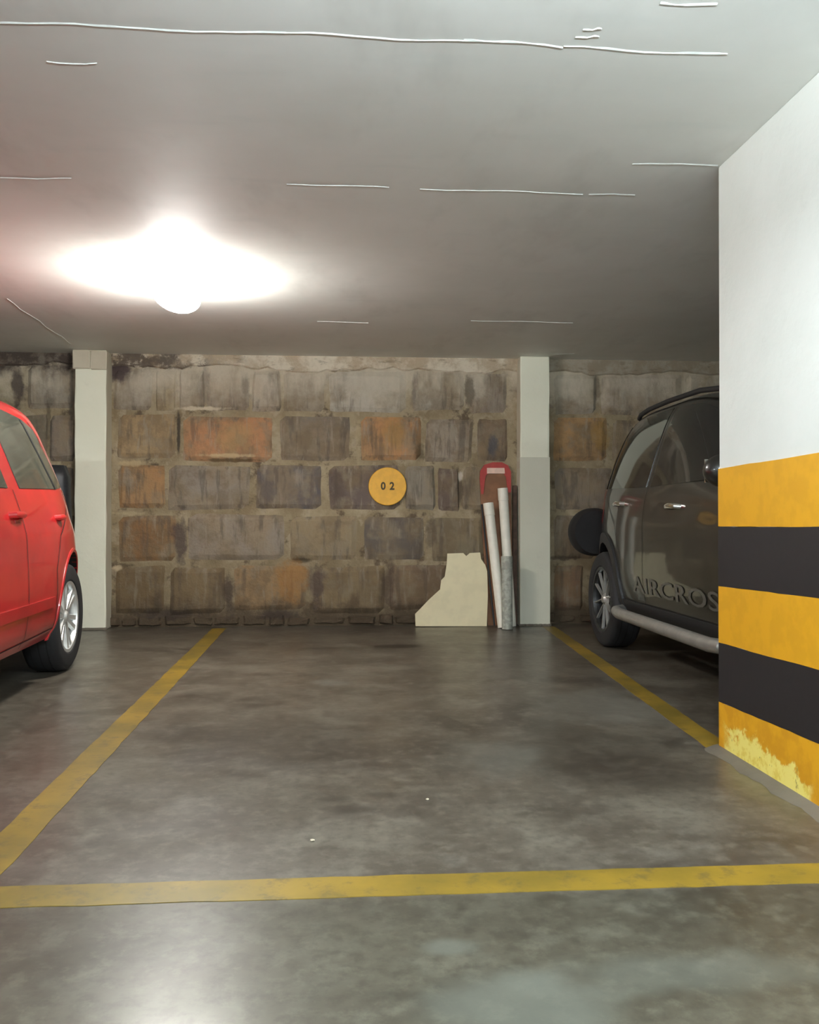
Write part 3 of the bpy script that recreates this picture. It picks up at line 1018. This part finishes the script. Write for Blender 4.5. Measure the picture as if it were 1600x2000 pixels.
    def wheel(s, yy, side, style):
        x = side * s.ww
        R = s.R; rr = style['rim']; wt = .205
        e_loc = (x, yy, R)
        h = wt / 2
        bm = bmesh.new()
        prof = [(rr - .004, -h * .82), (rr + .012, -h * .95), (R - .035, -h), (R - .012, -h * .88), (R, -h * .66), (R, h * .66), (R - .012, h * .88), (R - .035, h), (rr + .012, h * .95), (rr - .004, h * .82)]
        lathe(bm, prof + [prof[0]], 'X', 56)
        # tread grooves
        o = s._fin('wheel', bm, M['tyre'], None); o.location = e_loc
        bm = bmesh.new()
        for gx in (-.045, 0, .045):
            lathe(bm, [(R - .002, gx - .004), (R + .0012, gx - .004), (R + .0012, gx + .004), (R - .002, gx + .004)], 'X', 56)
        s._fin('tread_groove', bm, M['seam'], o)
        # barrel
        out = side
        bm = bmesh.new()
        lathe(bm, [(rr - .006, -h * .85), (rr - .02, -h * .7), (rr - .03, 0), (rr - .02, h * .75), (rr + .004, h * .86), (rr + .004, h * .92), (rr - .014, h * .90), (rr - .022, h * .7)], 'X', 48)
        if out < 0:
            for vv in bm.verts: vv.co.x *= -1
        s._fin('rim', bm, style['rim_mat'], o)
        bm = bmesh.new()
        lathe(bm, [(.0001, 0), (rr - .025, 0), (rr - .025, .01), (.0001, .01)], 'X', 40)
        s._fin('brake_disc', bm, M['plastic'], o)
        # spokes
        bm = bmesh.new()
        xf = out * h * .72
        n = style['n']
        for i in range(n):
            a = 2 * PI * i / n + style.get('a', .3)
            for dv in style['split']:
                a1_ = a + dv[1]; a0_ = a + dv[0]
                p0 = Vector((xf, .035 * math.cos(a0_), .035 * math.sin(a0_)))
                p1 = Vector((xf + out * .012, (rr - .012) * math.cos(a1_), (rr - .012) * math.sin(a1_)))
                d = (p1 - p0).normalized(); nn = Vector((1, 0, 0)).cross(d).normalized()
                w0, w1 = style['w0'], style['w1']
                q = []
                for (p, w_) in ((p0, w0), (p1, w1)):
                    q.append([p - nn * w_ - Vector((out * .02, 0, 0)), p - nn * w_ * .7, p + nn * w_ * .7, p + nn * w_ - Vector((out * .02, 0, 0))])
                va = [[bm.verts.new(c_) for c_ in r_] for r_ in q]
                for k_ in range(3): bm.faces.new((va[0][k_], va[0][k_ + 1], va[1][k_ + 1], va[1][k_]))
                bm.faces.new(va[0]); bm.faces.new(va[1][::-1])
        s._fin('spokes', bm, style['spoke_mat'], o)
        bm = bmesh.new()
        lathe(bm, [(.0001, out * h * .86), (.026, out * h * .84), (.034, out * h * .74), (.05, out * h * .5)], 'X', 24)
        s._fin('hub_cap', bm, style['spoke_mat'], o)
        return o

    def handle(s, y, z, side, mat, L=.17):
        bm = bmesh.new()
        x = s.surf(y, z)
        pts = [(side * (x - .01), y - L / 2, z), (side * (x + .022), y - L / 2 + .02, z + .002), (side * (x + .030), y, z + .004), (side * (x + .022), y + L / 2 - .02, z + .002), (side * (x - .01), y + L / 2, z)]
        tube(bm, pts, .0125, 10)
        for vv in bm.verts: vv.co.z = z + (vv.co.z - z) * 1.25
        o = s._fin('door_handle', bm, mat, None)
        return o

    def mirror(s, y, z, side, mat):
        x = s.surf(y, z)
        bm = bmesh.new()
        bmesh.ops.create_uvsphere(bm, u_segments=20, v_segments=12, radius=1)
        for vv in bm.verts:
            c_ = vv.co.copy()
            c_.y = max(c_.y, -.55)
            vv.co = Vector((side * (x + .135) + c_.x * .115, y + c_.y * .075, z + .05 + c_.z * .082))
        o = s._fin('door_mirror', bm, mat, None)
        bm = bmesh.new(); tube(bm, [(side * (x - .02), y, z), (side * (x + .07), y, z + .02)], .022, 8)
        s._fin('mirror_arm', bm, M['plastic'], o)
        bm = boxbm(side * (x + .135) - .09, y - .048, z - .005, side * (x + .135) + .09, y - .043, z + .105, bev=.002)
        s._fin('mirror_glass', bm, M['chrome'], o)
        return o

    def endpatch(s, name, rear, x0, x1, z0, z1, mat, off=.008, n=12):
        """panel lying on the front or rear surface"""
        bm = bmesh.new(); g = []
        for j in range(n + 1):
            row = []
            for i in range(n + 1):
                q = j / n
                z = z0 + (z1 - z0) * q
                xa = x0[0] + (x0[1] - x0[0]) * q if isinstance(x0, tuple) else x0
                xb = x1[0] + (x1[1] - x1[0]) * q if isinstance(x1, tuple) else x1
                x = xa + (xb - xa) * i / n
                a, b, w_ = s.yr(z), s.yf(z), s.w(z); c, L = (a + b) / 2, (b - a) / 2
                nn = s.nr if rear else s.nf
                r_ = min(abs(x) / w_, .995)
                yy = L * (1 - r_ ** nn) ** (1 / nn)
                row.append(bm.verts.new((x, c - yy - off if rear else c + yy + off, z)))
            g.append(row)
        for j in range(n):
            for i in range(n): bm.faces.new((g[j][i], g[j][i + 1], g[j + 1][i + 1], g[j + 1][i]))
        be = [e for e in bm.edges if len(e.link_faces) == 1]
        ex = bmesh.ops.extrude_edge_only(bm, edges=be)
        for vv in [x_ for x_ in ex['geom'] if isinstance(x_, bmesh.types.BMVert)]: vv.co.y += (.03 if rear else -.03)
        return s._fin(name, bm, mat, None)


def spare(car, y, z, R, mat, wd=.2, x=0):
    bm = bmesh.new()
    lathe(bm, [(.0001, y - wd), (R * .55, y - wd * .98), (R * .9, y - wd * .9), (R, y - wd * .7), (R, y - wd * .2), (R * .9, y), (.0001, y)], 'Y', 44, x, 0, z)
    return car._fin('spare_wheel', bm, mat, None)


# ---- red hatchback, tail to the wall
RED = [(.24, -.50, 3.08, .765), (.33, -.60, 3.18, .815), (.55, -.64, 3.24, .835), (.78, -.61, 3.18, .828), (.92, -.55, 2.95, .795), (.99, -.51, 2.55, .772),
       (1.05, -.47, 2.20, .750), (1.12, -.43, 1.98, .725), (1.30, -.31, 1.58, .660), (1.42, -.21, 1.34, .615), (1.49, -.12, 1.16, .570), (1.54, .06, .96, .49), (1.57, .32, .70, .32)]
red = Car(RED, 2.46, .315, 'red_hatchback', (-2.415, 5.22, 0), PI + .050, 'red hatchback parked at the left of the empty bay', M['redpaint'], .685, nr=4.6)
red.body()
ST_RED = dict(rim=.205, rim_mat=M['silver'], spoke_mat=M['silver'], n=6, split=[(-.25, -.16), (.25, .16)], w0=.016, w1=.020)
for yy in (0, 2.46):
    for sd in (-1, 1):
        red.wheel(yy, sd, ST_RED)
for sd in (-1, 1):
    # rear door window, quarter light, front window
    red.patch('side_window', [(-.03, 1.075), (.15, 1.06), (.84, 1.04)], [(.20, 1.39), (.36, 1.435), (.90, 1.465)], sd, M['glass_grey'])
    red.patch('window_divider', [(.16, 1.058), (.185, 1.057)], [(.375, 1.425), (.40, 1.43)], sd, M['plastic'], off=.007, nu=3)
    red.patch('side_window', [(1.02, 1.035), (1.40, 1.03), (1.90, 1.045)], [(1.06, 1.465), (1.20, 1.45), (1.42, 1.37)], sd, M['glass_grey'])
    red.seam([(.42, .30), (.45, .62), (.34, .80), (-.02, .95), (-.09, 1.06), (.08, 1.30), (.24, 1.43)], sd, .008)
    red.seam([(.93, .26), (.96, .70), (.95, 1.03)], sd)
    red.seam([(1.94, .27), (1.97, .80), (1.90, 1.02)], sd)
    red.seam([(.42, .30), (1.94, .27)], sd)
    red.patch('door_strip', [(.50, .42), (1.88, .42)], [(.50, .475), (1.88, .475)], sd, M['redpaint'], off=.008, nv=3)
    red.handle(1.04, .905, sd, M['redpaint'])
    red.handle(.30, .895, sd, M['redpaint'], .13)
    for (cy_, cz_, r_) in ((1.04, .90, .032), (.30, .89, .026)):
        red.patch('handle_recess', [(cy_ - r_, cz_ - r_), (cy_ + r_, cz_ - r_)], [(cy_ - r_, cz_ + r_ * .6), (cy_ + r_, cz_ + r_ * .6)], sd, M['redglass'], off=.003, nu=4, nv=3)
    for yy in (0, 2.46):
        red.arch(yy, sd, M['redpaint'], .37, .395, off=.003)
    red.mirror(1.80, 1.05, sd, M['redpaint'])
    red.endpatch('tail_light', True, sd * .72, sd * .60, .80, 1.06, M['redglass'])
    red.endpatch('headlight', False, sd * .72, sd * .42, .62, .80, M['clearlens'])
red.endpatch('rear_window', True, (-.62, -.50), (.62, .50), 1.08, 1.42, M['glass_grey'])
red.endpatch('windscreen', False, (-.66, -.54), (.66, .54), 1.08, 1.47, M['glass_grey'])
red.endpatch('grille', False, -.40, .40, .62, .74, M['plastic'])
red.endpatch('bumper_grille', False, -.5, .5, .34, .48, M['plastic'])
red.endpatch('rear_bumper', True, -.74, .74, .30, .52, M['redpaint'], .03)

# ---- dark people carrier, tail to the wall
DARK = [(.26, -.50, 3.02, .77), (.36, -.60, 3.12, .835), (.58, -.62, 3.18, .862), (.82, -.60, 3.12, .862), (.98, -.57, 2.92, .848), (1.04, -.55, 2.55, .835),
        (1.10, -.53, 2.25, .815), (1.18, -.50, 2.05, .79), (1.36, -.40, 1.80, .735), (1.50, -.26, 1.60, .680), (1.575, -.12, 1.45, .63), (1.62, .06, 1.25, .55), (1.65, .38, .95, .36)]
dark = Car(DARK, 2.54, .33, 'dark_people_carrier', (2.615, 5.98, 0), PI, 'dark people carrier with roof rails and silver side step, behind the striped pillar', M['darkpaint'], .755, nr=4.4)
dark.body()
ST_DARK = dict(rim=.222, rim_mat=M['darkalloy'], spoke_mat=M['satin'], n=5, split=[(-.10, -.34), (.10, .34)], w0=.0045, w1=.0065, a=.5)
for yy in (0, 2.54):
    for sd in (-1, 1):
        dark.wheel(yy, sd, ST_DARK)
for sd in (-1, 1):
    dark.patch('side_window', [(-.40, 1.11), (-.10, 1.10)], [(-.06, 1.50), (.05, 1.525)], sd, M['glass_dark'])
    dark.patch('side_window', [(.00, 1.10), (.85, 1.08)], [(.13, 1.535), (.45, 1.56), (.85, 1.56)], sd, M['glass_dark'])
    dark.patch('side_window', [(.93, 1.08), (1.95, 1.09)], [(.93, 1.56), (1.25, 1.54), (1.58, 1.43)], sd, M['glass_dark'])
    dark.seam([(.42, .36), (.44, .66), (.30, .86), (-.03, 1.07), (.08, 1.55)], sd)
    dark.seam([(.89, .34), (.89, 1.56)], sd)
    dark.seam([(1.94, .34), (1.99, .90), (1.95, 1.08)], sd)
    dark.seam([(.42, .36), (1.94, .34)], sd)
    dark.handle(.42, .985, sd, M['chrome'], .17)
    dark.handle(1.38, .955, sd, M['chrome'], .17)
    for yy in (0, 2.54):
        dark.arch(yy, sd, M['plastic'], .385, .455, off=.014)
    dark.patch('sill_cladding', [(.46, .27), (2.08, .27)], [(.46, .375), (2.08, .375)], sd, M['plastic'], off=.012, nv=4)
    dark.mirror(2.10, 1.06, sd, M['darkpaint'])
    bm = bmesh.new()
    tube(bm, [(sd * .80, .40, .30), (sd * .885, .46, .295), (sd * .90, .56, .29), (sd * .90, 1.94, .29), (sd * .885, 2.04, .295), (sd * .80, 2.10, .30)], .036, 14)
    dark._fin('side_step', bm, M['satin'], None)
    pts = [(sd * .58, .02, 1.59), (sd * .585, .07, 1.612), (sd * .59, .25, 1.628), (sd * .59, .6, 1.636), (sd * .59, 1.1, 1.630), (sd * .58, 1.35, 1.605), (sd * .57, 1.45, 1.56)]
    bm = bmesh.new(); tube(bm, pts, .016, 10)
    dark._fin('roof_rail', bm, M['plastic'], None)
    dark.endpatch('tail_light', True, sd * .78, sd * .66, .86, 1.10, M['redglass'])
    dark.endpatch('headlight', False, sd * .76, sd * .44, .68, .86, M['clearlens'])
dark.endpatch('rear_window', True, (-.66, -.54), (.66, .54), 1.14, 1.48, M['glass_dark'])
dark.endpatch('windscreen', False, (-.70, -.58), (.70, .58), 1.15, 1.54, M['glass_dark'])
dark.endpatch('grille', False, -.42, .42, .66, .80, M['plastic'])
dark.endpatch('rear_bumper', True, -.76, .76, .32, .55, M['plastic'], .03)
spare(dark, -.58, .79, .185, M['seam'], .20, .715)
# lettering along the near doors (the side that faces the empty bay)
bm = text_mesh('AIRCROSS', .135, .0, .0012)
sd = 1
xs = [v_.co.x for v_ in bm.verts]; x0_, x1_ = min(xs), max(xs)
for vv in bm.verts:
    y = .70 + (vv.co.x - x0_) / (x1_ - x0_) * 1.40
    z = .485 + vv.co.y
    vv.co = Vector((sd * (dark.surf(y, z) + .004), y, z))
dark._fin('door_lettering', bm, M['letter'], None)['label'] = 'grey lettering low on the doors'
